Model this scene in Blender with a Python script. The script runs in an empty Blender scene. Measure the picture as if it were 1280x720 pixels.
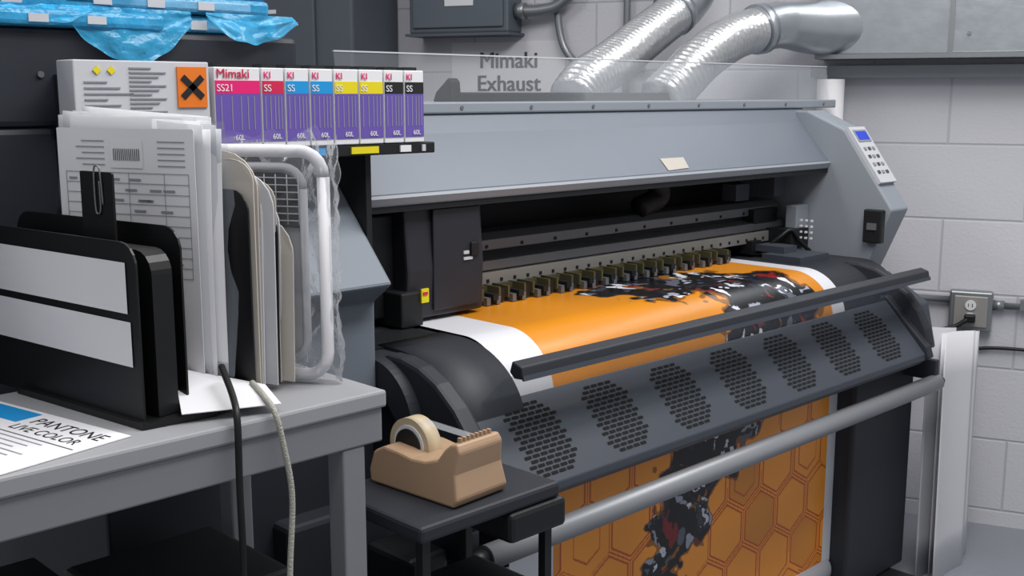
import bpy, math, random
import numpy as np
from mathutils import Vector, Matrix, noise
random.seed(7)
S=bpy.context.scene
S.view_settings.view_transform='Standard'
COL=bpy.context.collection

# ---------------------------------------------------------------- materials
def srgb(h):
    h=h.lstrip('#');v=[int(h[i:i+2],16)/255 for i in (0,2,4)]
    return tuple((x/12.92 if x<=.04045 else ((x+.055)/1.055)**2.4) for x in v)+(1,)
MATS={}
def mat(name,hexc,rough=.5,metal=0,var=.06,scale=8,bump=0,alpha=1,trans=0,ior=1.45,bscale=60,spec=.5):
    if name in MATS:return MATS[name]
    m=bpy.data.materials.new(name);m.use_nodes=True;nt=m.node_tree
    b=nt.nodes['Principled BSDF'];c=srgb(hexc)
    b.inputs['Roughness'].default_value=rough;b.inputs['Metallic'].default_value=metal
    b.inputs['Specular IOR Level'].default_value=spec
    tc=nt.nodes.new('ShaderNodeTexCoord');n=nt.nodes.new('ShaderNodeTexNoise')
    n.inputs['Scale'].default_value=scale;n.inputs['Detail'].default_value=4
    nt.links.new(tc.outputs['Object'],n.inputs['Vector'])
    mx=nt.nodes.new('ShaderNodeMix');mx.data_type='RGBA'
    mx.inputs[6].default_value=tuple(x*(1-var) for x in c[:3])+(1,)
    mx.inputs[7].default_value=tuple(min(1,x*(1+var)) for x in c[:3])+(1,)
    nt.links.new(n.outputs['Fac'],mx.inputs[0]);nt.links.new(mx.outputs[2],b.inputs['Base Color'])
    if bump:
        n2=nt.nodes.new('ShaderNodeTexNoise');n2.inputs['Scale'].default_value=bscale;n2.inputs['Detail'].default_value=3
        nt.links.new(tc.outputs['Object'],n2.inputs['Vector'])
        bp=nt.nodes.new('ShaderNodeBump');bp.inputs['Strength'].default_value=bump;bp.inputs['Distance'].default_value=.01
        nt.links.new(n2.outputs['Fac'],bp.inputs['Height']);nt.links.new(bp.outputs[0],b.inputs['Normal'])
    b.inputs['Alpha'].default_value=alpha
    b.inputs['Transmission Weight'].default_value=trans;b.inputs['IOR'].default_value=ior
    MATS[name]=m;return m
def clearplastic(name,hexc,dens=.15,rough=.08,bump=0,bscale=30,fr=.35,blend=.25):
    m=bpy.data.materials.new(name);m.use_nodes=True;nt=m.node_tree;nt.nodes.clear()
    o=nt.nodes.new('ShaderNodeOutputMaterial');mx=nt.nodes.new('ShaderNodeMixShader')
    t=nt.nodes.new('ShaderNodeBsdfTransparent');p=nt.nodes.new('ShaderNodeBsdfPrincipled')
    p.inputs['Base Color'].default_value=srgb(hexc);p.inputs['Roughness'].default_value=rough
    lw=nt.nodes.new('ShaderNodeLayerWeight');lw.inputs[0].default_value=blend
    ma=nt.nodes.new('ShaderNodeMath');ma.operation='MULTIPLY_ADD';ma.inputs[1].default_value=fr;ma.inputs[2].default_value=dens;ma.use_clamp=True
    nt.links.new(lw.outputs['Fresnel'],ma.inputs[0]);nt.links.new(ma.outputs[0],mx.inputs[0])
    nt.links.new(t.outputs[0],mx.inputs[1]);nt.links.new(p.outputs[0],mx.inputs[2]);nt.links.new(mx.outputs[0],o.inputs[0])
    if bump:
        tc=nt.nodes.new('ShaderNodeTexCoord');n2=nt.nodes.new('ShaderNodeTexNoise');n2.inputs['Scale'].default_value=bscale;n2.inputs['Detail'].default_value=5
        nt.links.new(tc.outputs['Object'],n2.inputs['Vector'])
        bp=nt.nodes.new('ShaderNodeBump');bp.inputs['Strength'].default_value=bump;bp.inputs['Distance'].default_value=.02
        nt.links.new(n2.outputs['Fac'],bp.inputs['Height']);nt.links.new(bp.outputs[0],p.inputs['Normal']);nt.links.new(bp.outputs[0],lw.inputs['Normal'])
    MATS[name]=m;return m

M_cover=mat('printer_cover_grey','#6a717b',.42,.1,var=.03)
M_body=mat('printer_body_grey','#6a727c',.5,var=.03)
M_cap=mat('printer_cap_light','#888e96',.45,var=.03)
M_slate=mat('slate_panel','#3b4049',.5,var=.04)
M_slate2=mat('slate_dark','#25282f',.55,var=.05)
M_black=mat('black_plastic','#131518',.5,var=.1)
M_dark=mat('interior_dark','#141519',.6,var=.1)
M_carr=mat('carriage_dark','#25262d',.45,var=.05)
M_hole=mat('vent_hole','#08090b',.9)
M_rail=mat('rail_aluminium','#75777b',.4,.5,var=.05)
M_railw=mat('rail_light','#979591',.45,.3,var=.05)
M_brass=mat('pinch_brass','#524e35',.5,.2,var=.15)
M_roller=mat('roller_grey','#888b90',.4,.2,var=.03)
M_white=mat('white_plastic','#d8d9dc',.45,var=.02)
M_paper=mat('paper_white','#d6d6da',.8,var=.02)
M_paper2=mat('paper_grey','#b9bbc0',.8,var=.03)
M_cream=mat('folder_cream','#b5afa7',.8,var=.06)
M_ink=mat('print_ink','#4b4c52',.8)
M_inkl=mat('print_ink_light','#85878e',.8)
M_inkb=mat('print_black','#16161a',.8)
M_desk=mat('desk_grey','#949599',.45,var=.04,scale=3)
M_deskm=mat('desk_metal','#7e8085',.45,.1,var=.04)
M_tape=mat('tape_beige','#a2866c',.45,var=.04)
M_tapew=mat('tape_roll','#c0b094',.4,var=.04)
M_sort=mat('sorter_black','#0c0d0f',.45,var=.1)
M_galv=mat('galvanised','#aab0b5',.3,.75,var=.18,scale=14,bump=.1,bscale=20)
M_foil=mat('flex_foil','#bfc1c3',.32,.75,var=.1,scale=30,bump=.25,bscale=70)
M_box=mat('electrical_grey','#59616a',.5,.1,var=.05)
M_cab=mat('cabinet_slate','#525861',.5,.1,var=.05)
M_conduit=mat('conduit','#888c8f',.35,.6)
M_blue=mat('ink_blue','#2aa3d8',.3)
M_lcd=mat('lcd_blue','#3e50c8',.3)
M_cable=mat('cable_black','#0c0c0e',.5)
M_cablew=mat('cable_braid','#a9a89f',.6,bump=.5,bscale=400)
M_navy=mat('unit_navy','#22262f',.5,var=.06)
M_floor=mat('floor_concrete','#7e828a',.5,var=.15,scale=3,bump=.1)
M_purple=mat('label_purple','#6350a0',.4);M_mag=mat('label_magenta','#d81e6d',.4);M_cy=mat('label_cyan','#1b8ccc',.4)
M_yel=mat('label_yellow','#d8c81a',.4);M_or=mat('hazard_orange','#d9701b',.5);M_red=mat('label_red','#c21f4a',.5)
M_plexi=clearplastic('plexi','#c5cad0',.06,.08,fr=.25)
M_plexi2=clearplastic('plexi_tint','#80868f',.10,.08,fr=.2)
M_bag=clearplastic('plastic_bag','#e8eaee',.05,.10,bump=.5,bscale=30,fr=.55,blend=.3)
M_bluebag=clearplastic('blue_film','#3fb2e6',.55,.15,bump=.8,bscale=18)
M_slv=clearplastic('sleeve','#b4bcc6',.26,.12)

# ---------------------------------------------------------------- helpers
def link(o,parent):
    COL.objects.link(o)
    if parent is not None:o.parent=parent
    return o
def empty(name,loc=(0,0,0),rz=0):
    e=bpy.data.objects.new(name,None);e.location=loc;e.rotation_euler=(0,0,rz);COL.objects.link(e);return e
def mesh(name,v,f,m,parent=None,bevel=0,smooth=False,seg=2):
    me=bpy.data.meshes.new(name);me.from_pydata([tuple(x) for x in v],[],f);me.validate();me.update()
    import bmesh
    bm=bmesh.new();bm.from_mesh(me);bmesh.ops.recalc_face_normals(bm,faces=bm.faces);bm.to_mesh(me);bm.free()
    me.materials.append(m);o=bpy.data.objects.new(name,me);link(o,parent)
    if smooth:
        for p in me.polygons:p.use_smooth=True
    if bevel:
        b=o.modifiers.new('b','BEVEL');b.width=bevel;b.segments=seg;b.limit_method='ANGLE'
    return o
def boxv(c,s,R=None):
    v=[]
    for dx in(-.5,.5):
        for dy in(-.5,.5):
            for dz in(-.5,.5):
                q=Vector((dx*s[0],dy*s[1],dz*s[2]))
                if R is not None:q=R@q
                v.append(q+Vector(c))
    return v
BF=[(0,1,3,2),(4,6,7,5),(0,4,5,1),(2,3,7,6),(0,2,6,4),(1,5,7,3)]
def box(name,a,b,m,parent=None,bevel=0):
    c=[(a[i]+b[i])/2 for i in range(3)];s=[abs(b[i]-a[i]) for i in range(3)]
    return mesh(name,boxv(c,s),BF,m,parent,bevel)
def rbox(name,c,s,rot,m,parent=None,bevel=0):
    from mathutils import Euler
    R=Euler(rot).to_matrix();return mesh(name,boxv(c,s,R),BF,m,parent,bevel)
def boxes(name,lst,m,parent=None):
    v=[];f=[]
    for it in lst:
        a,b=it[0],it[1]
        c=[(a[i]+b[i])/2 for i in range(3)];s=[abs(b[i]-a[i]) for i in range(3)]
        n=len(v);v+=boxv(c,s);f+=[tuple(n+i for i in q) for q in BF]
    return mesh(name,v,f,m,parent)
def prism(name,prof,x0,x1,m,parent=None,bevel=0,smooth=False):
    n=len(prof);v=[(x0,y,z) for y,z in prof]+[(x1,y,z) for y,z in prof]
    f=[tuple(range(n)),tuple(range(2*n-1,n-1,-1))]+[(i,(i+1)%n,n+(i+1)%n,n+i) for i in range(n)]
    o=mesh(name,v,f,m,parent,bevel)
    if smooth:
        for p in o.data.polygons:
            if len(p.vertices)==4:p.use_smooth=True
    return o
def cyl(name,p0,p1,r,m,parent=None,n=32,r2=None):
    p0=Vector(p0);p1=Vector(p1);d=(p1-p0).normalized();r2=r if r2 is None else r2
    u=d.orthogonal().normalized();w=d.cross(u);v=[]
    for p,rr in((p0,r),(p1,r2)):
        for i in range(n):
            a=2*math.pi*i/n;v.append(p+rr*(math.cos(a)*u+math.sin(a)*w))
    f=[tuple(range(n)),tuple(range(2*n-1,n-1,-1))]+[(i,(i+1)%n,n+(i+1)%n,n+i) for i in range(n)]
    o=mesh(name,v,f,m,parent)
    for p in o.data.polygons:
        if len(p.vertices)==4:p.use_smooth=True
    return o
def smoothpath(pts,k=12):
    P=[Vector(p) for p in pts];out=[]
    P=[2*P[0]-P[1]]+P+[2*P[-1]-P[-2]]
    for i in range(1,len(P)-2):
        for j in range(k):
            t=j/k;a,b,c,d=P[i-1],P[i],P[i+1],P[i+2]
            out.append(.5*((2*b)+(-a+c)*t+(2*a-5*b+4*c-d)*t*t+(-a+3*b-3*c+d)*t**3))
    out.append(P[-2]);return out
def resample(P,step):
    out=[P[0].copy()];acc=0
    for a,b in zip(P[:-1],P[1:]):
        L=(b-a).length
        while acc+L>=step and L>0:
            t=(step-acc)/L;a=a.lerp(b,t);out.append(a.copy());L=(b-a).length;acc=0
        acc+=L
    return out
def tube(name,pts,r,m,parent=None,n=14,rfun=None,k=12,raw=False,smooth=True,step=None):
    P=[Vector(p) for p in pts] if raw else smoothpath(pts,k)
    if step:P=resample(P,step)
    v=[];f=[];u=None
    for i,p in enumerate(P):
        t=(P[min(i+1,len(P)-1)]-P[max(i-1,0)]).normalized()
        if u is None:u=t.orthogonal().normalized()
        u=(u-t*u.dot(t)).normalized();w=t.cross(u)
        rr=r*(rfun(i) if rfun else 1)
        for j in range(n):
            a=2*math.pi*j/n;v.append(p+rr*(math.cos(a)*u+math.sin(a)*w))
    for i in range(len(P)-1):
        for j in range(n):
            f.append((i*n+j,i*n+(j+1)%n,(i+1)*n+(j+1)%n,(i+1)*n+j))
    f.append(tuple(range(n)));f.append(tuple(range(len(v)-1,len(v)-n-1,-1)))
    return mesh(name,v,f,m,parent,smooth=smooth)
def text(name,body,loc,rot,size,m,parent=None,align='LEFT',ext=.0005,bold=0):
    c=bpy.data.curves.new(name,'FONT');c.body=body;c.size=size;c.extrude=ext;c.align_x=align;c.offset=bold
    c.materials.append(m);o=bpy.data.objects.new(name,c);o.location=loc;o.rotation_euler=rot;link(o,parent);return o
def sheet(name,fn,nu,nv,m,parent=None,thick=0):
    v=[];f=[]
    for i in range(nu+1):
        for j in range(nv+1):v.append(fn(i/nu,j/nv))
    for i in range(nu):
        for j in range(nv):
            a=i*(nv+1)+j;f.append((a,a+1,a+nv+2,a+nv+1))
    o=mesh(name,v,f,m,parent,smooth=True)
    if thick:
        s=o.modifiers.new('s','SOLIDIFY');s.thickness=thick
    return o

# ---------------------------------------------------------------- room
box('floor',(-3,-2.5,-.1),(6.5,7,0),M_floor)
WR=math.radians(-68.15)
WO=Vector((3.7,1.63,0))
def wallmat():
    m=bpy.data.materials.new('painted_cinder_block');m.use_nodes=True;nt=m.node_tree;b=nt.nodes['Principled BSDF']
    tc=nt.nodes.new('ShaderNodeTexCoord');sx=nt.nodes.new('ShaderNodeSeparateXYZ');cx=nt.nodes.new('ShaderNodeCombineXYZ')
    nt.links.new(tc.outputs['Object'],sx.inputs[0]);nt.links.new(sx.outputs[0],cx.inputs[0]);nt.links.new(sx.outputs[2],cx.inputs[1])
    br=nt.nodes.new('ShaderNodeTexBrick');br.inputs['Scale'].default_value=1
    br.inputs['Brick Width'].default_value=.5;br.inputs['Row Height'].default_value=.25
    br.inputs['Mortar Size'].default_value=.006;br.inputs['Mortar Smooth'].default_value=.8
    mp=nt.nodes.new('ShaderNodeMapping');mp.inputs['Location'].default_value=(.05,-.055,0)
    nt.links.new(cx.outputs[0],mp.inputs[0]);nt.links.new(mp.outputs[0],br.inputs[0])
    br.inputs['Color1'].default_value=srgb('#c9c9cf');br.inputs['Color2'].default_value=srgb('#c4c4cb');br.inputs['Mortar'].default_value=srgb('#b6b6be')
    nt.links.new(br.outputs[0],b.inputs['Base Color']);b.inputs['Roughness'].default_value=.7
    n=nt.nodes.new('ShaderNodeTexNoise');n.inputs['Scale'].default_value=90;nt.links.new(tc.outputs['Object'],n.inputs['Vector'])
    ma=nt.nodes.new('ShaderNodeMath');ma.operation='MULTIPLY_ADD';ma.inputs[1].default_value=-3
    nt.links.new(br.outputs['Fac'],ma.inputs[0]);nt.links.new(n.outputs['Fac'],ma.inputs[2])
    bp=nt.nodes.new('ShaderNodeBump');bp.inputs['Strength'].default_value=.35;bp.inputs['Distance'].default_value=.003
    nt.links.new(ma.outputs[0],bp.inputs['Height']);nt.links.new(bp.outputs[0],b.inputs['Normal']);return m
wb=box('wall_back',(-5.5,0,0),(2.6,.15,3.1),wallmat());wb.location=WO;wb.rotation_euler=(0,0,WR)

def onwall(name): return empty(name,WO,WR)
# outlet
e=onwall('wall_outlet')
box('backbox',(-.01,-.045,.685),(.125,0,.82),M_conduit,e,.006)
box('plate',(.005,-.051,.70),(.11,-.045,.805),M_railw,e,.003)
for z in(.733,.775):
    cyl('receptacle',(.057,-.056,z),(.057,-.05,z),.017,M_white,e)
    for dx in(-.006,.006):box('slot',(.056+dx,-.058,z-.005),(.058+dx,-.055,z+.006),M_hole,e)
e=onwall('electrical_conduit')
cyl('run_left',(-.6,-.02,.785),(-.01,-.02,.785),.011,M_conduit,e)
cyl('run_right',(.125,-.02,.775),(1.2,-.02,.775),.011,M_conduit,e)
cyl('connector',(.125,-.02,.775),(.16,-.02,.775),.017,M_conduit,e)
tube('low_cable',[(-.4,-.015,.60),(-.1,-.015,.645),(.05,-.015,.62),(.2,-.015,.63),(.7,-.015,.62)],.006,M_cable,e)
for w in(-.15,.22):box('strap',(w-.012,-.035,.765),(w+.012,-.0,.8),M_conduit,e)
e=onwall('power_cord')
box('plug',(.04,-.085,.72),(.075,-.058,.747),M_cable,e,.005)
tube('cord',[(.05,-.08,.73),(0,-.09,.70),(-.1,-.12,.69),(-.25,-.12,.73),(-.4,-.1,.78)],.008,M_cable,e)
tube('cord_2',[(-.15,-.06,.70),(-.22,-.08,.8),(-.3,-.1,.83),(-.4,-.1,.82)],.007,M_cable,e)
tube('cord_3',[(-.17,-.08,.68),(-.2,-.1,.76),(-.3,-.14,.79),(-.42,-.12,.80)],.009,M_cable,e)
tube('cord_4',[(-.1,-.05,.58),(-.14,-.08,.7),(-.2,-.12,.83),(-.34,-.14,.85)],.007,M_cable,e)
e=onwall('electrical_box')
box('housing',(-2.02,-.13,1.70),(-1.60,0,2.3),M_box,e,.008)
box('door',(-2.0,-.14,1.72),(-1.62,-.13,2.28),M_box,e,.004)
box('lip',(-2.03,-.145,1.69),(-1.59,-.0,1.70),M_cab,e)
box('nameplate',(-1.86,-.142,1.80),(-1.74,-.14,1.83),M_white,e)
tube('conduit_bend',[(-1.6,-.06,1.78),(-1.5,-.06,1.78),(-1.42,-.06,1.80),(-1.36,-.06,1.87),(-1.34,-.06,2.0),(-1.34,-.06,2.4)],.022,M_conduit,e)
cyl('coupling',(-1.6,-.06,1.78),(-1.56,-.06,1.78),.03,M_conduit,e)
e=onwall('wall_conduit')
tube('pipe',[(-1.44,-.03,2.6),(-1.44,-.03,2.0),(-1.44,-.03,1.75),(-1.40,-.03,1.62),(-1.30,-.03,1.565),(-1.1,-.03,1.56)],.014,M_conduit,e)
tube('pipe_vertical',[(-1.17,-.03,2.6),(-1.17,-.03,2.0),(-1.17,-.03,1.45)],.013,M_conduit,e)
cyl('coupling',(-1.17,-.03,1.86),(-1.17,-.03,1.91),.02,M_conduit,e)
e=onwall('exhaust_sign')
box('sign_sheet',(-1.90,-.004,1.40),(-1.42,0,1.67),M_paper,e)
for k,dx in enumerate((0,.0012,-.0012)):
    text('sign_line_1','Mimaki',(-1.655+dx,-.006-.0002*k,1.572),(math.pi/2,0,0),.086,M_ink,e,'CENTER',ext=.001)
    text('sign_line_2','Exhaust',(-1.655+dx,-.006-.0002*k,1.484),(math.pi/2,0,0),.086,M_ink,e,'CENTER',ext=.001)
e=onwall('metal_cabinet')
box('carcass',(-3.4,-.35,0.0),(-2.14,-.0,2.6),M_cab,e,.01)
box('door_l',(-3.38,-.365,.1),(-2.76,-.35,2.55),M_cab,e,.006)
box('door_r',(-2.74,-.365,.1),(-2.30,-.35,2.55),M_cab,e,.006)
box('handle',(-2.70,-.385,1.60),(-2.67,-.365,1.74),M_black,e,.004)
box('label',(-2.60,-.368,1.775),(-2.47,-.365,1.79),M_white,e)
e=onwall('exhaust_duct')
box('trunk',(-.46,-.17,1.60),(1.6,-.01,2.5),M_galv,e,.004)
box('flange',(-.47,-.18,1.585),(1.6,-.005,1.60),M_conduit,e)
box('seam',(-.06,-.176,1.60),(-.045,-.17,2.5),M_conduit,e)
box('seam2',(.22,-.174,1.60),(.225,-.17,2.5),M_conduit,e)
box('hanger_rail',(-.5,-.06,1.525),(1.6,0,1.565),M_conduit,e)
cyl('screw',(.0,-.176,1.66),(.0,-.17,1.66),.006,M_conduit,e)
def flex(name,pts,r,eb,er):
    e=empty(name)
    tri=[-1,-.3,.6,1,.6,-.3]
    tube('hose',pts,r,M_foil,e,n=32,k=60,rfun=lambda i:1+.06*tri[i%6],smooth=True,step=.0036)
    tube('elbow',eb,r*1.12,M_galv,e,n=28,k=10,rfun=er)
    cyl('collar',eb[0],Vector(eb[0])+(Vector(eb[1])-Vector(eb[0])).normalized()*.03,r*1.2,M_galv,e)
    return e
flex('flexible_duct',[(2.36,2.17,1.454),(2.44,2.19,1.505),(2.62,2.23,1.57),(2.86,2.29,1.665),(3.03,2.33,1.73)],.066,[(3.02,2.33,1.73),(3.09,2.33,1.77),(3.13,2.31,1.85),(3.14,2.30,2.0),(3.14,2.3,2.6)],None)
flex('flexible_duct',[(2.58,2.03,1.454),(2.66,2.03,1.50),(2.80,2.04,1.58),(2.98,2.06,1.645),(3.12,2.06,1.675)],.066,[(3.10,2.06,1.672),(3.20,2.04,1.69),(3.33,2.0,1.685),(3.47,1.95,1.685)],lambda i:1+.35*max(0,(i-12)/20))

# ---------------------------------------------------------------- printer
P=empty('large_format_printer')
capprof=[(2.3,1.42),(1.88,1.42),(1.75,1.365),(1.58,1.13),(1.665,.93),(1.665,.80),(2.3,.80)]
prism('end_cap_r',capprof,3.13,3.235,M_cap,P,.006)
prism('end_bay_l',[(2.3,1.42),(1.88,1.42),(1.75,1.31),(1.585,1.13),(1.64,1.09),(1.64,.90),(2.3,.90)],.72,1.25,M_body,P,.006)
box('bay_base',(.72,1.65,.55),(1.25,2.28,.90),M_slate2,P,.006)
prism('lid_front',[(1.955,1.43),(1.935,1.43),(1.90,1.385),(1.80,1.27),(1.795,1.245),(1.83,1.245),(1.95,1.36)],1.25,3.19,M_cover,P,.004)
prism('lid_lip',[(1.797,1.246),(1.79,1.262),(1.795,1.268),(1.82,1.246)],1.25,3.19,M_cap,P)
prism('lid_seam_trim',[(1.80,1.232),(1.80,1.245),(1.84,1.245),(1.84,1.232)],1.25,3.17,M_black,P)  # black seam along the lid's bottom edge
box('top_plate',(1.30,1.925,1.427),(3.38,2.32,1.453),M_cap,P,.004)
for x in np.linspace(1.5,3.3,9):cyl('rivet',(x,1.923,1.44),(x,1.926,1.44),.005,M_rail,P,8)
box('back_panel',(.72,2.28,.72),(3.235,2.31,1.42),M_dark,P)
box('chassis',(1.25,1.70,.72),(3.13,2.28,.955),M_slate2,P)
box('inner_wall_l',(1.25,1.66,.955),(1.262,2.28,1.42),M_dark,P)
box('inner_plate_r',(3.06,1.86,.985),(3.128,1.90,1.13),M_cap,P,.003)
box('interior_back',(1.26,2.12,.95),(3.13,2.14,1.42),M_dark,P)
box('cable_channel',(1.68,2.02,1.20),(3.12,2.1,1.27),M_dark,P,.005)
tube('cable_guide',[(2.3,1.98,1.30),(2.45,1.96,1.25),(2.5,1.96,1.19),(2.42,1.97,1.16)],.03,M_dark,P)
prism('rail_upper',[(1.95,1.10),(1.95,1.125),(1.975,1.14),(2.05,1.14),(2.05,1.10)],1.62,3.11,M_rail,P,.002)
prism('rail_slot',[(1.97,1.085),(1.97,1.10),(2.05,1.10),(2.05,1.085)],1.62,3.11,M_dark,P)
prism('rail_mid',[(1.93,1.055),(1.93,1.078),(1.98,1.086),(2.05,1.086),(2.05,1.055)],1.62,3.11,M_rail,P,.002)
box('scale_plate',(1.62,1.92,1.02),(3.10,1.95,1.052),M_railw,P,.002)
boxes('scale_marks',[((x,1.918,1.028),(x+.008,1.921,1.036)) for x in np.arange(1.66,3.08,.045)],M_dark,P)
boxes('rail_bolts',[((x,1.948,1.105),(x+.008,1.951,1.113)) for x in np.arange(1.7,3.08,.12)],M_dark,P)
boxes('rail_end_blocks',[((2.93,1.93,1.0),(3.06,2.0,1.12)),((3.0,1.84,1.0),(3.1,1.93,1.06)),((2.88,1.90,.99),(2.93,1.96,1.03))],M_black,P)
tube('end_hose',[(2.95,1.90,1.0),(2.97,1.86,1.04),(3.0,1.84,1.06),(3.04,1.83,1.02),(3.08,1.82,.99)],.006,M_black,P)
# pinch rollers
pb=[];pr=[];pl=[];pk=[]
for i in range(12):
    x=1.76+i*.0835
    pb+=[((x-.03,1.865,.998),(x-.024,1.935,1.026)),((x+.024,1.865,.998),(x+.03,1.935,1.026)),((x-.03,1.905,1.010),(x+.03,1.935,1.024))]
    pk+=[((x-.008,1.85,1.0),(x+.008,1.9,1.014)),((x-.018,1.89,.99),(x+.018,1.90,1.01))]
    pr+=[((x-.022,1.857,.988),(x-.010,1.88,1.006)),((x+.010,1.857,.988),(x+.022,1.88,1.006))]
    pl+=[((x+.033,1.87,.99),(x+.048,1.93,1.02))]
boxes('pinch_brackets',pb,M_brass,P);boxes('pinch_rollers',pr,M_rail,P);boxes('pinch_gaps',pl,M_black,P);boxes('pinch_arms',pk,M_black,P)
box('pinch_backing',(1.70,1.937,.99),(2.78,1.95,1.02),M_black,P)
# carriage
prism('carriage_shell',[(1.82,.995),(1.815,1.10),(1.825,1.235),(1.86,1.26),(2.05,1.26),(2.05,.995)],1.47,1.69,M_carr,P,.006)
box('carriage_foot',(1.44,1.80,.985),(1.50,1.9,1.06),M_black,P,.004)
box('carriage_side',(1.40,1.86,1.0),(1.47,2.05,1.22),M_black,P,.004)
box('carriage_panel',(1.54,1.812,1.01),(1.675,1.818,1.23),M_carr,P,.004)
box('yellow_tag',(1.492,1.796,1.035),(1.512,1.80,1.065),M_yel,P)
box('red_tag',(1.495,1.794,1.052),(1.508,1.797,1.058),M_red,P)
boxes('carriage_label',[((1.625,1.809,1.112),(1.65,1.812,1.118)),((1.625,1.809,1.125),(1.64,1.812,1.132))],M_paper2,P)
box('carriage_clip',(1.645,1.806,1.12),(1.668,1.812,1.15),M_black,P,.002)
# platen + apron
def arc(r,n=14):
    return [(1.66+r*math.cos(a),.856+r*math.sin(a)) for a in np.linspace(math.pi/2,math.pi,n)]
A=arc(.124)
prism('platen',[(2.12,.98)]+A+[(1.536,.74),(1.57,.74),(1.57,.86),(1.66,.95),(2.12,.95)],1.25,3.115,M_slate2,P,smooth=False)
boxes('platen_wells',[((1.27,1.70,.979),(1.47,1.82,.984))],M_black,P)
boxes('media_edge_guide',[((2.86,1.72,.98),(3.02,1.85,1.0)),((2.9,1.8,1.0),(2.97,1.9,1.02))],M_slate,P)
pp=[(1.70,.965),(1.64,.985),(1.60,.985),(1.55,.975),(1.50,.953),(1.45,.915),(1.41,.87),(1.385,.82),(1.375,.78),(1.385,.745),(1.42,.72),(1.52,.70),(1.70,.72)]
prism('apron_end_l',pp,1.275,1.315,M_slate2,P,.008)
prism('apron_end_r',pp,2.985,3.02,M_slate2,P,.008)
prism('apron_end_r_outer',[(1.70,.93),(1.58,.95),(1.45,.87),(1.42,.74),(1.7,.72)],3.02,3.13,M_slate,P,.006)
B2=[(1.66+.150*math.cos(a)*1.25,.836+.150*math.sin(a)) for a in np.linspace(math.pi/2,math.pi,18)]
o=prism('front_apron_l',[(1.72,.986)]+B2+[(1.53,.83),(1.66,.95)],1.315,1.48,M_slate2,P)
for p_ in o.data.polygons:
    if len(p_.vertices)==4:p_.use_smooth=True
# vented panel
ty,tz,by,bz=1.50,.889,1.375,.752
dv=Vector((0,by-ty,bz-tz));Ld=dv.length;dv.normalize();nv=Vector((0,dv.z,-dv.y))
if nv.y>0:nv=-nv
def pan(x,t,h): return Vector((x,ty,tz))+dv*t+nv*h
prism('vent_panel',[(a.y,a.z) for a in (pan(0,-.002,0),pan(0,0,.004),pan(0,Ld,.004),pan(0,Ld+.012,-.006),pan(0,Ld+.012,-.03),pan(0,.01,-.02))],1.34,2.96,M_slate,P,.003)
vv=[];ff=[]
for g in range(7):
    cx=1.485+g*.2195
    for r in range(15):
        for c in range(6):
            u=(c-2.5+(.25 if r%2 else -.25))*.0215;w=(r-7)*.0105
            if abs(u/.070)**3.2+abs(w/.079)**3.2>1.0:continue
            a=[]
            for (uu,ww) in((-.009,-.0026),(-.007,-.0034),(.007,-.0034),(.009,-.0026),(.009,.0026),(.007,.0034),(-.007,.0034),(-.009,.0026)):
                a.append(pan(cx+u+uu,Ld/2+w+ww,.0048))
            n=len(vv);vv+=a;ff.append(tuple(range(n,n+8)))
mesh('vent_slots',vv,ff,M_hole,P)
prism('vent_end_r',[(1.52,.90),(1.50,.905),(1.37,.775),(1.36,.745),(1.40,.72),(1.52,.82)],2.96,2.99,M_slate2,P,.004)
prism('guard_bar',[(1.40,.957),(1.405,.980),(1.43,.988),(1.437,.966),(1.425,.955)],1.40,3.02,M_slate2,P,.003)
prism('guard_bar_edge',[(1.398,.955),(1.40,.965),(1.404,.955)],1.40,3.02,M_slate,P)
prism('guard_sheet',[(1.425,.96),(1.428,.96),(1.503,.89),(1.50,.889)],1.38,2.97,M_plexi2,P)
cyl('guide_roller',(1.29,1.385,.652),(3.07,1.385,.652),.024,M_roller,P)
cyl('roller_end_r',(3.07,1.385,.652),(3.10,1.385,.652),.012,M_black,P)
cyl('roller_knob',(1.255,1.385,.652),(1.29,1.385,.652),.018,M_black,P)
box('roller_bracket_r',(3.05,1.38,.66),(3.07,1.55,.72),M_slate2,P,.003)
box('roller_bracket_l',(1.27,1.40,.63),(1.29,1.55,.70),M_slate2,P,.003)
# legs
box('leg_panel_r',(2.77,1.475,.06),(3.12,1.60,.70),M_slate2,P,.01)
box('leg_r_post',(2.95,1.60,.06),(3.10,2.2,.72),M_slate2,P,.01)
box('leg_panel_l',(1.02,1.60,.06),(1.27,2.2,.72),M_slate2,P,.01)
box('cross_beam',(1.27,1.9,.30),(2.95,2.0,.42),M_slate2,P,.005)
boxes('feet',[((2.85,1.4,.03),(3.05,2.3,.06)),((1.05,1.5,.03),(1.25,2.3,.06))],M_black,P)
for x in(1.15,2.95):
    for y in(1.55,2.2):cyl('caster',(x-.02,y,.03),(x+.02,y,.03),.03,M_black,P,20)
box('motor_box',(1.17,1.45,.50),(1.26,1.58,.66),M_black,P,.01)
cyl('motor_dial',(1.21,1.43,.56),(1.21,1.45,.56),.035,M_slate2,P)
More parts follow.
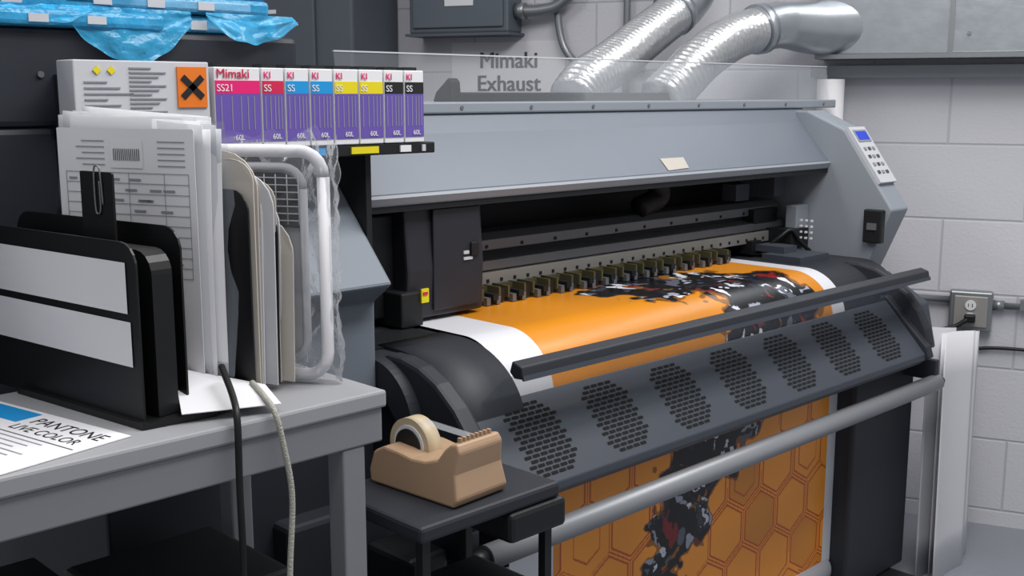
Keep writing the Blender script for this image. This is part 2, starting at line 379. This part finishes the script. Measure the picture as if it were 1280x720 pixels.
# control panel
cd=Vector((0,1.58-1.75,1.13-1.365));cL=cd.length;cd.normalize();cn=Vector((0,cd.z,-cd.y))
if cn.y>0:cn=-cn
def cp(x,t,h):return Vector((x,1.75,1.365))+cd*t+cn*h
def cpbox(name,x0,x1,t0,t1,h,m):
    v=[cp(x0,t0,0),cp(x1,t0,0),cp(x1,t1,0),cp(x0,t1,0),cp(x0,t0,h),cp(x1,t0,h),cp(x1,t1,h),cp(x0,t1,h)]
    mesh(name,v,[(0,1,2,3),(4,5,6,7),(0,1,5,4),(1,2,6,5),(2,3,7,6),(3,0,4,7)],m,P)
cpbox('control_panel',3.134,3.232,.0,.20,.012,M_paper2)
cpbox('lcd_frame',3.145,3.222,.012,.055,.014,M_cap)
cpbox('lcd',3.152,3.215,.018,.048,.015,M_lcd)
for i in range(4):
    for j in range(3):cpbox('button',3.15+j*.025,3.163+j*.025,.075+i*.028,.085+i*.028,.015,M_ink if (i+j)%2 else M_inkl)
box('latch',(3.105,1.60,1.03),(3.129,1.66,1.13),M_black,P,.004)
box('latch_pin',(3.10,1.615,1.07),(3.106,1.645,1.09),M_rail,P)
boxes('perforated_plate',[((3.05,1.80+.018*i,1.03+.018*j),(3.058,1.806+.018*i,1.036+.018*j)) for i in range(3) for j in range(4)],M_white,P)
boxes('side_detail',[((2.99,1.9,1.16),(3.05,1.96,1.24)),((2.86,1.95,1.15),(2.93,2.0,1.2))],M_slate,P)
mesh('tape_scrap',[(2.33,1.828,1.305),(2.43,1.828,1.305),(2.425,1.804,1.278),(2.335,1.802,1.275)],[(0,1,2,3)],M_cream,P)
box('top_bar',(1.75,1.99,1.453),(2.62,2.02,1.475),M_black,P,.003)
for x in(1.76,2.60):
    prism('clip',[(1.98,1.453),(2.05,1.453),(2.04,1.475),(1.995,1.508),(1.985,1.50)],x-.014,x+.014,M_black,P,.002)
prism('top_guard',[(1.945,1.453),(1.947,1.453),(1.962,1.56),(1.96,1.56)],1.40,3.37,M_plexi,P)
prism('top_guard_edge',[(1.959,1.558),(1.964,1.558),(1.964,1.561),(1.959,1.561)],1.40,3.37,M_paper2,P)
# ink supply unit
box('ink_unit',(.10,1.74,1.42),(1.165,2.15,1.570),M_navy,P,.01)
box('ink_unit_low',(.10,1.74,.95),(.72,2.15,1.42),M_navy,P,.01)
for x in(.70,1.0):cyl('unit_screw',(x,1.736,1.50),(x,1.74,1.50),.005,M_rail,P,10)
k_=1.2
box('cartridge_rack',(.93,1.66,1.39),(1.35,1.75,1.50),M_carr,P,.004)
box('rack_tray',(1.10,1.622,1.362),(1.385,1.75,1.382),M_black,P,.002)
box('rack_hanger',(.72,1.68,1.40),(.93,1.75,1.50),M_carr,P)
bx=[.770,.842,.880,.921,.962,1.007,1.053,1.092,1.132]
cm=[M_mag,M_red,M_cy,M_cy,M_yel,M_yel,M_inkb,M_inkb]
z0,z1=1.383,1.513
for i in range(8):
    x0,x1=bx[i]*k_+.0015,bx[i+1]*k_-.0015;y=1.62;wd=x1-x0
    box('cartridge',(x0,y,z0),(x1,1.68,z1),M_white,P,.0015)
    box('cart_purple',(x0+.001,y-.001,z0+.010),(x1-.001,y,z0+.088),M_purple,P)
    box('cart_band',(x0+.001,y-.0012,z0+.088),(x1-.001,y,z0+.109),cm[i],P)
    boxes('cart_lines',[((x0+wd*k,y-.0016,z0+.03),(x0+wd*k+.0015,y-.001,z0+.084)) for k in(.12,.35,.55,.7,.84)],M_inkl,P)
    text('cart_brand','Mimaki' if i==0 else 'KI',(x0+.003,y-.0015,z0+.113),(math.pi/2,0,0),.021 if i==0 else .016,M_red if i==0 else M_mag,P)
    text('cart_model','SS21' if i==0 else 'SS',(x0+.003,y-.0017,z0+.092),(math.pi/2,0,0),.016,M_paper,P)
    text('cart_size','60L',(x0+wd*.4,y-.0017,z0+.014),(math.pi/2,0,0),.012,M_paper,P)
    box('cart_top',(x0+.008,1.63,z1),(x1-.008,1.66,z1+.006),M_black,P)
for x0,x1,m in((1.11,1.135,M_cy),(1.19,1.25,M_yel),(1.30,1.325,M_white),(1.352,1.36,M_paper2)):box('tray_tab',(x0,1.619,1.366),(x1,1.622,1.378),m,P)
box('label_carton',(.70,1.622,1.39),(.918,1.68,1.520),M_paper2,P,.002)
box('carton_hazard',(.862,1.619,1.450),(.912,1.622,1.512),M_or,P)
for a in(.75,-.75):rbox('hazard_x',(.887,1.618,1.481),(.046,.001,.010),(0,a,0),M_inkb,P)
boxes('carton_print',[((.715,1.620,1.487-.0085*i),(.715+.035+.02*((i*7)%3),1.622,1.489-.0085*i)) for i in range(10)],M_inkl,P)
boxes('carton_print2',[((.785,1.620,1.508-.0065*i),(.82+.012*((i*5)%3),1.622,1.510-.0065*i)) for i in range(15)],M_inkl,P)
for x in(.735,.757):rbox('carton_warning',(x,1.6205,1.505),(.009,.002,.009),(0,.785,0),M_yel,P)

# ---------------------------------------------------------------- printed banner
B=empty('printed_banner')
x0,x1=1.49,2.79
s_f=.36;s_a=.1305*math.pi/2;s_h=.70
N=520;step=(x1-x0)/N;Ls=s_f+s_a+s_h;Mn=int(Ls/step)
sv=np.linspace(0,Ls,Mn+1);xv=np.linspace(x0,x1,N+1)
yy=np.empty_like(sv);zz=np.empty_like(sv)
for i,s_ in enumerate(sv):
    if s_<s_f:yy[i],zz[i]=2.02-s_,.9865
    elif s_<s_f+s_a:
        a=math.pi/2+(s_-s_f)/.1305;yy[i]=1.66+.1305*math.cos(a);zz[i]=.856+.1305*math.sin(a)
    else:yy[i]=1.5295;zz[i]=.856-(s_-s_f-s_a)
X,Sg=np.meshgrid(xv,sv)
co=np.stack([X,np.broadcast_to(yy[:,None],X.shape),np.broadcast_to(zz[:,None],X.shape)],-1).reshape(-1,3)
idx=np.arange((Mn+1)*(N+1)).reshape(Mn+1,N+1)
faces=np.stack([idx[:-1,:-1],idx[:-1,1:],idx[1:,1:],idx[1:,:-1]],-1).reshape(-1,4)
me=bpy.data.meshes.new('vinyl');me.vertices.add(len(co));me.vertices.foreach_set('co',co.ravel())
me.loops.add(faces.size);me.loops.foreach_set('vertex_index',faces.ravel().astype(np.int32))
me.polygons.add(len(faces));me.polygons.foreach_set('loop_start',np.arange(0,faces.size,4,dtype=np.int32))
me.polygons.foreach_set('loop_total',np.full(len(faces),4,dtype=np.int32))
me.polygons.foreach_set('use_smooth',np.ones(len(faces),dtype=bool));me.update()
rng=np.random.default_rng(3)
def lin(h):return np.array(srgb(h)[:3])
def vnoise(x,y,sc_,seed):
    r=np.random.default_rng(seed);T=r.random((64,64));x=x*sc_;y=y*sc_
    xi=np.floor(x).astype(int);yi=np.floor(y).astype(int);fx=x-xi;fy=y-yi;fx=fx*fx*(3-2*fx);fy=fy*fy*(3-2*fy)
    g=lambda a,b:T[a%64,b%64]
    return (g(xi,yi)*(1-fx)+g(xi+1,yi)*fx)*(1-fy)+(g(xi,yi+1)*(1-fx)+g(xi+1,yi+1)*fx)*fy
C=np.zeros(X.shape+(3,));C[:]=lin('#cb811b')
hk=np.clip((Sg-.6)/.15,0,1)[...,None];C=C*(1-hk)+lin('#ec9630')*hk  # hanging length coloured brighter to offset the weaker light it gets
n1=vnoise(X,Sg,6,1);C*= (1-.25*(n1-.5))[...,None]
HS=.15
hx=X/HS;hy=Sg/HS
rx,ry=1.0,1.7320508
ax=np.mod(hx,rx)-rx/2;ay=np.mod(hy,ry)-ry/2
bx_=np.mod(hx-rx/2,rx)-rx/2;by_=np.mod(hy-ry/2,ry)-ry/2
sel=(ax**2+ay**2)<(bx_**2+by_**2);gx=np.where(sel,ax,bx_);gy=np.where(sel,ay,by_)
d=np.maximum(np.abs(gx)*.5+np.abs(gy)*.8660254,np.abs(gx))
hid=np.floor((hx-gx)*2+.3).astype(int)*31+np.floor((hy-gy)*2+.3).astype(int)*17
show=(np.mod(hid,7)!=0)
line=((d>.425)&(d<.455))|((d>.488)&(vnoise(X,Sg,9,11)>.35))
hm=(Sg>.62)&line&show
C[hm]=lin('#b04420')
dk=(Sg>.62)&(np.mod(hid,5)==0)&(d<.42);C[dk]*=.75
dk=(Sg>.62)&(np.mod(hid,4)==1)&(d<.3)&(d>.27);C[dk]=lin('#b8501c')
# dark mechanical figure
wx=X+(vnoise(X,Sg,14,5)-.5)*.13+(vnoise(X,Sg,45,6)-.5)*.06
ws=Sg+(vnoise(X,Sg,14,8)-.5)*.13+(vnoise(X,Sg,45,9)-.5)*.06
fig=np.full(X.shape,9.)
pts=[(2.04,.26,.06),(2.22,.24,.14),(2.45,.30,.12),(2.52,.42,.16),(2.40,.55,.18),(2.28,.68,.15),(2.15,.80,.12),(2.06,.95,.09),(1.98,1.10,.09),(1.95,1.3,.1)]
for (a,b) in zip(pts[:-1],pts[1:]):
    px,ps=wx-a[0],ws-a[1];dx,ds=b[0]-a[0],b[1]-a[1];t=np.clip((px*dx+ps*ds)/(dx*dx+ds*ds),0,1)
    dd=np.hypot(px-t*dx,ps-t*ds)/(a[2]+(b[2]-a[2])*t);fig=np.minimum(fig,dd)
K=2000;cx=rng.uniform(1.75,2.78,K);cs=rng.uniform(.05,1.3,K)
mreg=fig<1.10
xx=wx[mreg]*.6+X[mreg]*.4;ss=(ws[mreg]*.6+Sg[mreg]*.4);bb=np.full(xx.shape,9.);bi=np.zeros(xx.shape,int);b2=np.full(xx.shape,9.)
for k in range(K):
    dd=np.abs(xx-cx[k])*1.2+np.abs(ss-cs[k])
    mm=dd<bb;b2=np.where(mm,bb,np.minimum(b2,dd));bb=np.where(mm,dd,bb);bi[mm]=k
pal=np.array([lin(h) for h in ['#0d0d12','#15151c','#24242e','#3a3b47','#08080c','#1b1418','#d6d9e2','#9a9fae','#7c1c1c','#8a5a20','#5a5d6c','#101015','#c6cad6','#2a2b36','#14141a','#6d2a2a']])
wgt=np.array([14,10,8,5,14,6,7,5,3,3,5,10,4,6,10,2],float);wgt/=wgt.sum()
pc=pal[rng.choice(len(pal),K,p=wgt)]
colr=pc[bi];edge=(b2-bb)<.004;colr[edge]=lin('#0a0a0d')
inside=(fig[mreg]<1.0)
tmp=C[mreg];tmp[inside]=colr[inside];tmp[~inside]*=.35;C[mreg]=tmp
wmask=(X<1.62)|(X>2.725);C[wmask]=lin('#d0d1d7')
ca=me.color_attributes.new('print','FLOAT_COLOR','POINT')
ca.data.foreach_set('color',np.concatenate([C.reshape(-1,3),np.ones((C.shape[0]*C.shape[1],1))],1).astype(np.float32).ravel())
mv=bpy.data.materials.new('printed_vinyl');mv.use_nodes=True;nt=mv.node_tree;b=nt.nodes['Principled BSDF']
at=nt.nodes.new('ShaderNodeAttribute');at.attribute_name='print';nt.links.new(at.outputs['Color'],b.inputs['Base Color']);b.inputs['Roughness'].default_value=.33
me.materials.append(mv);link(bpy.data.objects.new('vinyl',me),B)
cyl('takeup_core',(1.45,1.56,.13),(2.76,1.56,.13),.045,M_paper,B)

# ---------------------------------------------------------------- desk
D=empty('work_desk')
box('top',(-1.0,1.217,1.035),(.945,1.575,1.06),M_desk,D,.004)
box('front_apron',(-1.0,1.222,.985),(.940,1.24,1.035),M_deskm,D,.003)
box('side_apron',(.922,1.24,.985),(.940,1.57,1.035),M_deskm,D)
for x,y in((.872,1.224),(.872,1.53),(-.9,1.224),(-.9,1.53)):box('leg',(x,y,0),(x+.038,y+.038,.985),M_deskm,D,.003)
box('low_shelf',(-.9,1.26,.30),(.872,1.55,.32),M_deskm,D)
E=empty('computer_tower')
box('case',(.60,1.30,.321),(.84,1.54,.80),M_black,E,.01)
box('bezel',(.61,1.292,.36),(.83,1.30,.77),M_carr,E,.004)
boxes('drive_slots',[((.64,1.289,.72-.05*i),(.80,1.292,.75-.05*i)) for i in range(3)],M_dark,E)
cyl('power_button',(.72,1.287,.5),(.72,1.292,.5),.012,M_rail,E)
E=empty('storage_bin')
prism('tub',[(1.28,.321),(1.27,.80),(1.55,.80),(1.54,.321)],.05,.56,M_navy,E,.01)
prism('lid',[(1.262,.80),(1.262,.82),(1.558,.82),(1.558,.80)],.04,.57,M_black,E,.004)

# ---------------------------------------------------------------- file sorter
F=empty('file_sorter')
def vplate(name,near,far,z0,z1,m,parent,th=.003,bow=0,lean=0,rad=.03,drop=0):
    nx,ny=near;fx,fy=far;d=Vector((fx-nx,fy-ny,0));L=d.length;d.normalize();nn=Vector((d.y,-d.x,0))
    outl=[(0,z0),(0,z1-rad)]+[(rad-rad*math.cos(a),z1-rad+rad*math.sin(a)) for a in np.linspace(.2,math.pi/2,5)]+[(L-rad+rad*math.sin(a),z1-rad+rad*math.cos(a)) for a in np.linspace(0,math.pi/2,5)]+[(L,z0)]
    V=[]
    for s_ in(-th/2,th/2):
        for t,z in outl:V.append(Vector((nx,ny,z+drop*t/L))+d*t+nn*(s_+lean*(z-z0)+bow*math.sin(math.pi*t/L)))
    k=len(outl);Fc=[tuple(range(k)),tuple(range(2*k-1,k-1,-1))]+[(i,(i+1)%k,k+(i+1)%k,k+i) for i in range(k)]
    return mesh(name,V,Fc,m,parent)
def curled(name,near,far,z0,z1,m,parent,curl=.02,ph=0,tilt=0):
    nx,ny=near;fx,fy=far;d=Vector((fx-nx,fy-ny,0));L=d.length;d.normalize();nn=Vector((d.y,-d.x,0))
    def fn(u,v):
        off=curl*(v**2.5)*(.6+.4*math.cos(3*u+ph))+.003*math.sin(6*u+ph)
        return Vector((nx,ny,z0+(z1-z0)*v+tilt*u))+d*(u*L)+nn*off
    return sheet(name,fn,10,14,m,parent,.0008)
N1,F1=(.615,1.28),(.56,1.68)
bs=[(.607,1.272),(.70,1.265),(.80,1.30),(.76,1.56),(.565,1.56)]
mesh('base',[(a,b,1.0605) for a,b in bs]+[(a,b,1.069) for a,b in bs],[(0,1,2,3,4),(5,6,7,8,9)]+[(i,(i+1)%5,5+(i+1)%5,5+i) for i in range(5)],M_sort,F)
vplate('divider_1',N1,F1,1.062,1.292,M_sort,F)
vplate('divider_2',(.685,1.30),(.62,1.66),1.07,1.305,M_sort,F,rad=.03)
vplate('divider_3',(.788,1.305),(.71,1.55),1.07,1.345,M_sort,F)
vplate('divider_4',(.835,1.33),(.78,1.52),1.07,1.33,M_sort,F)
vplate('pocket_face',(.650,1.285),(.59,1.66),1.07,1.28,M_sort,F,th=.03)
def onplate(name,t0,t1,za0,za1,zb0,zb1,m,parent,near=N1,far=F1,off=.003):
    d=Vector((far[0]-near[0],far[1]-near[1],0)).normalized();nn=Vector((-d.y,d.x,0));P0=Vector((near[0],near[1],0))
    q=[P0+d*t0+nn*off+Vector((0,0,za0)),P0+d*t0+nn*off+Vector((0,0,za1)),P0+d*t1+nn*off+Vector((0,0,zb1)),P0+d*t1+nn*off+Vector((0,0,zb0))]
    return mesh(name,q,[(0,1,2,3)],m,parent)
onplate('label_upper',.02,.36,1.203,1.267,1.203,1.267,M_paper,F)
onplate('label_lower',.015,.36,1.136,1.193,1.136,1.193,M_paper,F)
vplate('index_tab',(.636,1.375),(.625,1.445),1.25,1.372,M_sort,F,rad=.003)
tube('paper_clip',[(.630,1.395,1.33),(.629,1.397,1.372),(.628,1.403,1.380),(.627,1.410,1.372),(.627,1.410,1.325),(.628,1.405,1.318),(.629,1.400,1.325),(.629,1.400,1.36)],.0012,M_rail,F,n=6)

# papers
G=empty('paper_stack')
near=(.735,1.345);far=(.645,1.56)
vplate('sheet_0',near,far,1.09,1.425,M_paper,G,th=.001,rad=.002)
for i in range(1,9):
    o_=i*.0042
    curled('sheet_%d'%i,(near[0]+o_,near[1]+.006*((i*3)%4)-.008),(far[0]+o_*.7,far[1]+.01*(i%3)),1.09,1.425+.005*((i*3)%4),M_paper if i%2==0 else M_paper2,G,curl=.004+.006*(i%3),ph=i*1.3,tilt=.008*((i*5)%4)-.006)
def ink(name,t0,t1,z0,z1,m=M_inkl):onplate(name,t0,t1,z0,z1,z0,z1,m,G,near,far,.0012)
for i in range(11):ink('line',.01,.22,1.365-.014*i,1.3660-.014*i)
for t in(.01,.05,.11,.15,.219):ink('rule',t,t+.001,1.225,1.366)
for i in range(5):ink('txt',.15,.19+.01*(i%2),1.375+.008*i,1.3765+.008*i)
for i in range(5):ink('txt_r',.015,.06,1.375+.008*i,1.3765+.008*i)
ink('barcode_panel',.085,.14,1.372,1.412,M_white)
for i in range(14):onplate('barcode',.09+i*.0033,.0915+i*.0033,1.382,1.398,1.382,1.398,M_ink,G,near,far,.0018)
for i in range(26):
    t=.015+.19*random.random();z=1.362-.014*random.randint(0,9);ink('word',t,min(.215,t+.02),z-.007,z-.004)
curled('slanted_sheet',(.780,1.40),(.690,1.585),1.12,1.440,M_paper,G,curl=.012,ph=1,tilt=.014)
G=empty('file_folders')
hts=[1.385,1.392,1.36,1.372,1.365,1.33,1.355,1.34,1.30]
ms=[M_cream,M_cream,M_paper,M_cream,M_paper2,M_inkb,M_cream,M_paper,M_cream]
for i in range(9):
    nx=.800+i*.0068
    vplate('folder_%d'%i,(nx,1.310+.006*((i*5)%4)),(nx-.11+.008*(i%3),1.50),1.071,hts[i],ms[i],G,th=.0025,rad=.05 if i%3 else .03,bow=.006*((i%3)-1),lean=.0+.02*((i*7)%3),drop=.006*((i*5)%3))
def slv(u,v):
    z=1.09+.345*v
    return Vector((.768-.075*u+.014*math.sin(v*3.1),1.325+.17*u,z))
sheet('document_sleeve',slv,12,12,M_slv,None)
# wrapped plastic tray
G=empty('wrapped_plastic_tray')
def rrect(near,far,z0,z1,r):
    d=Vector((far[0]-near[0],far[1]-near[1],0));L=d.length;d.normalize();o=Vector((near[0],near[1],0));pts=[]
    for cx_,cz,a0 in((r,z1-r,math.pi),(L-r,z1-r,math.pi/2),(L-r,z0+r,0),(r,z0+r,-math.pi/2)):
        for a in np.linspace(a0,a0-math.pi/2,6):pts.append(o+d*(cx_+r*math.cos(a))+Vector((0,0,cz+r*math.sin(a))))
    pts.append(pts[0]);return pts
tn,tf=(.905,1.30),(.765,1.535)
tube('outer_rim',rrect(tn,tf,1.072,1.392,.035),.009,M_paper,G,n=10,raw=True)
tube('inner_rim',rrect((.888,1.325),(.775,1.52),1.095,1.370,.03),.006,M_paper2,G,n=10,raw=True)
vplate('tray_floor',(.889,1.328),(.778,1.515),1.09,1.370,M_paper2,G,th=.002)
vplate('tray_mesh_window',(.885,1.327),(.776,1.511),1.285,1.362,M_slate2,G,th=.002)
tdx,tdy=-.105/12,.18/12
for i in range(13):
    cyl('rib',(.881+tdx*i,1.326+tdy*i,1.29),(.881+tdx*i,1.326+tdy*i,1.36),.0009,M_paper2,G,6)
for i in range(7):
    z=1.295+i*.010;cyl('crossrib',(.881,1.326,z),(.775,1.507,z),.0009,M_paper2,G,6)
for i in range(9):
    onplate('tray_fluting',.02+.022*i,.022+.022*i,1.11,1.275,1.11,1.275,M_cap,G,(.889,1.328),(.778,1.515),.0025)
def bag(u,v):
    th=u*2*math.pi;cc=Vector((.842,1.415,0));a=Vector((-.52,.85,0));n_=Vector((.85,.52,0))
    z=1.063+.348*v
    n1_=noise.noise(Vector((3*math.cos(th),3*math.sin(th),z*14)));n2_=abs(noise.noise(Vector((5*math.cos(th)+9,5*math.sin(th),z*35))))
    w=.148*(1+.05*n1_+.06*n2_);t=.026*(1+.35*n1_+.35*n2_)
    q=cc+a*w*math.cos(th)+n_*t*math.sin(th);q.z=z+(.03*n1_*max(0,v-.75)*4);return q
sheet('wrap',bag,150,90,M_bag,G)

mesh('folded_card',[(.705,1.375,1.105),(.80,1.30,1.078),(.775,1.222,1.0715),(.655,1.262,1.073),(.705,1.375,1.106),(.80,1.30,1.079),(.775,1.222,1.0725),(.655,1.262,1.074)],[(0,1,2,3),(4,5,6,7),(0,1,5,4),(1,2,6,5),(2,3,7,6),(3,0,4,7)],M_paper)
# flyer (rotated on the desk)
G=empty('paper_flyer',(.455,1.375,1.0605),math.radians(-78.5))
mesh('sheet',boxv((0,0,.0006),(.28,.21,.0012)),BF,M_paper,G)
text('title','PANTONE',(-.015,.068,.0014),(0,0,0),.030,M_inkb,G,ext=.0002)
text('title2','LIVE COLOR',(-.02,.042,.0014),(0,0,0),.024,M_inkb,G,ext=.0002)
boxes('body_text',[((-.10,-.09+.011*i,.0012),(.06+.012*((i*5)%4),-.0875+.011*i,.0016)) for i in range(11)],M_inkl,G)
boxes('flyer_rules',[((-.125,.030,.0012),(.13,.032,.0016))],M_ink,G)
box('blue_square',(-.13,.06,.0012),(-.03,.098,.0016),M_cy,G)
# cables over desk edge
tube('power_cable',[(.735,1.30,1.115),(.715,1.24,1.090),(.702,1.209,1.065),(.699,1.205,.98),(.70,1.206,.86),(.692,1.205,.72),(.70,1.205,.4),(.72,1.205,.02)],.0045,M_cable)
tube('braided_cable',[(.78,1.30,1.085),(.762,1.24,1.080),(.757,1.209,1.066),(.765,1.204,1.02),(.775,1.204,.95),(.768,1.204,.85),(.76,1.204,.7),(.77,1.204,.4),(.76,1.204,.02)],.004,M_cablew)

# blue ink packs on the unit
G=empty('ink_bag_packs')
for i,(a,b_,za,zb,y0) in enumerate([(.45,.90,1.571,1.597,1.72),(.82,1.13,1.571,1.60,1.75),(.42,.82,1.598,1.625,1.74),(.74,1.11,1.603,1.63,1.74),(.45,.87,1.628,1.66,1.73),(.78,1.12,1.633,1.67,1.76)]):
    box('pack_%d'%i,(a,y0,za),(b_,2.0,zb),M_bluebag,G,.008)
    box('pack_white_%d'%i,(a+.02,y0+.012,za+.005),(b_-.03,1.98,zb-.005),M_white if i%2 else M_blue,G,.004)
    boxes('pack_clips_%d'%i,[((a+.05+.09*j,y0-.002,za+.006),(a+.08+.09*j,y0+.001,zb-.008)) for j in range(int((b_-a-.06)/.09))],M_paper2,G)
def drape(xa,xb,dz,ph):
    def fn(u,v):
        x=xa+(xb-xa)*u;y=1.732-.012*v+.006*math.sin(9*u+ph)*v+.006*noise.noise(Vector((x*30,v*4,ph)));z=1.605-(dz*(1-.7*abs(2*u-1)**2)+.008*noise.noise(Vector((x*25,ph,0))))*v
        return Vector((x,y,z))
    return fn
sheet('film_1',drape(.74,.95,.085,0),50,14,M_bluebag,G)
sheet('film_2',drape(.98,1.15,.05,2),50,14,M_bluebag,G)
sheet('film_3',drape(.60,.78,.03,4),50,14,M_bluebag,G)

# ---------------------------------------------------------------- tape dispenser on cart
T=empty('tape_dispenser',(1.100,1.285,.861),math.radians(-86))
prof=[(-.10,0),(.085,0),(.092,.012),(.084,.05),(.090,.085),(.083,.097),(.070,.094),(.058,.084),(.045,.066),(.02,.058),(-.01,.056),(-.04,.060),(-.075,.062),(-.098,.05),(-.105,.02)]
v=[(a,-.046-.012*(1-b/.1),b) for a,b in prof]+[(a,.046+.012*(1-b/.1),b) for a,b in prof];n=len(prof)
mesh('body',v,[tuple(range(n)),tuple(range(2*n-1,n-1,-1))]+[(i,(i+1)%n,n+(i+1)%n,n+i) for i in range(n)],M_tape,T,.004)
cyl('roll',(-.055,-.014,.058),(-.055,.014,.058),.045,M_tapew,T,40)
cyl('roll_core',(-.055,-.0155,.058),(-.055,.0155,.058),.034,M_white,T,40)
cyl('hub',(-.055,-.018,.058),(-.055,.018,.058),.028,M_black,T,40)
rbox('tape_strip',(.012,0,.098),(.14,.022,.0008),(0,.03,0),M_plexi,T)
boxes('cutter_teeth',[((.074,-.036+i*.009,.095),(.081,-.0315+i*.009,.103)) for i in range(8)],M_tape,T)
K_=empty('equipment_cart')
box('top',(.965,1.17,.835),(1.255,1.40,.86),M_slate2,K_,.006)
box('tray',(1.14,1.165,.785),(1.265,1.36,.834),M_black,K_,.008)
for x in(.975,1.23):
    for y in(1.18,1.37):
        box('post',(x,y,.06),(x+.015,y+.015,.835),M_black,K_);cyl('caster',(x,y+.007,.03),(x+.018,y+.007,.03),.03,M_black,K_,20)
box('shelf',(.965,1.17,.40),(1.24,1.345,.42),M_slate2,K_,.004)
box('bin',(.985,1.19,.42),(1.22,1.335,.70),M_black,K_,.01)

# ---------------------------------------------------------------- paper at right
G=empty('banner_paper_sheets')
def psh(xa,xb,ya,yb,top,ph):
    return lambda u,v:Vector((xa+(xb-xa)*u+.01*v*math.sin(ph),ya+(yb-ya)*u+.012*math.sin(math.pi*u+ph)+.01*v,.001+(top-.03*u)*v))
sheet('sheet_front',psh(3.13,3.37,1.385,1.40,.785,0),16,6,M_paper,G,.002)
sheet('sheet_rear',psh(3.20,3.46,1.42,1.44,.765,1.2),16,6,M_paper,G,.002)
sheet('sheet_back',psh(3.15,3.34,1.44,1.46,.79,2.2),16,6,M_paper2,G,.002)
G=empty('paper_roll')
cyl('roll',(3.445,1.985,0),(3.445,1.985,1.52),.045,M_paper,G)
cyl('core',(3.445,1.985,1.521),(3.445,1.985,1.522),.02,M_cream,G)

# ---------------------------------------------------------------- light
w=bpy.data.worlds.new('w');S.world=w;w.use_nodes=True
w.node_tree.nodes['Background'].inputs[0].default_value=(.93,.95,1,1);w.node_tree.nodes['Background'].inputs[1].default_value=.42
def area(name,loc,sx,sy,pw,rot=(0,0,0)):
    l=bpy.data.lights.new(name,'AREA');l.shape='RECTANGLE';l.size=sx;l.size_y=sy;l.energy=pw;l.color=(1,.98,.96)
    o=bpy.data.objects.new(name,l);o.location=loc;o.rotation_euler=rot;COL.objects.link(o)
area('ceiling_light',(1.2,.4,3.0),2.4,.5,50)
area('ceiling_light',(2.6,1.0,3.0),2.4,.5,44)
area('ceiling_light',(.2,2.6,3.0),2.4,.5,30)

# ---------------------------------------------------------------- camera
f=1400.;p=math.atan(242/1400.);th=math.radians(45.6)
cam=bpy.data.cameras.new('camera');cam.sensor_width=36;cam.lens=36*1400/1280;cam.clip_start=.02
o=bpy.data.objects.new('camera',cam);COL.objects.link(o);o.location=(0,0,1.47)
o.rotation_euler=(math.pi/2-p,0,th-math.pi/2)
S.camera=o
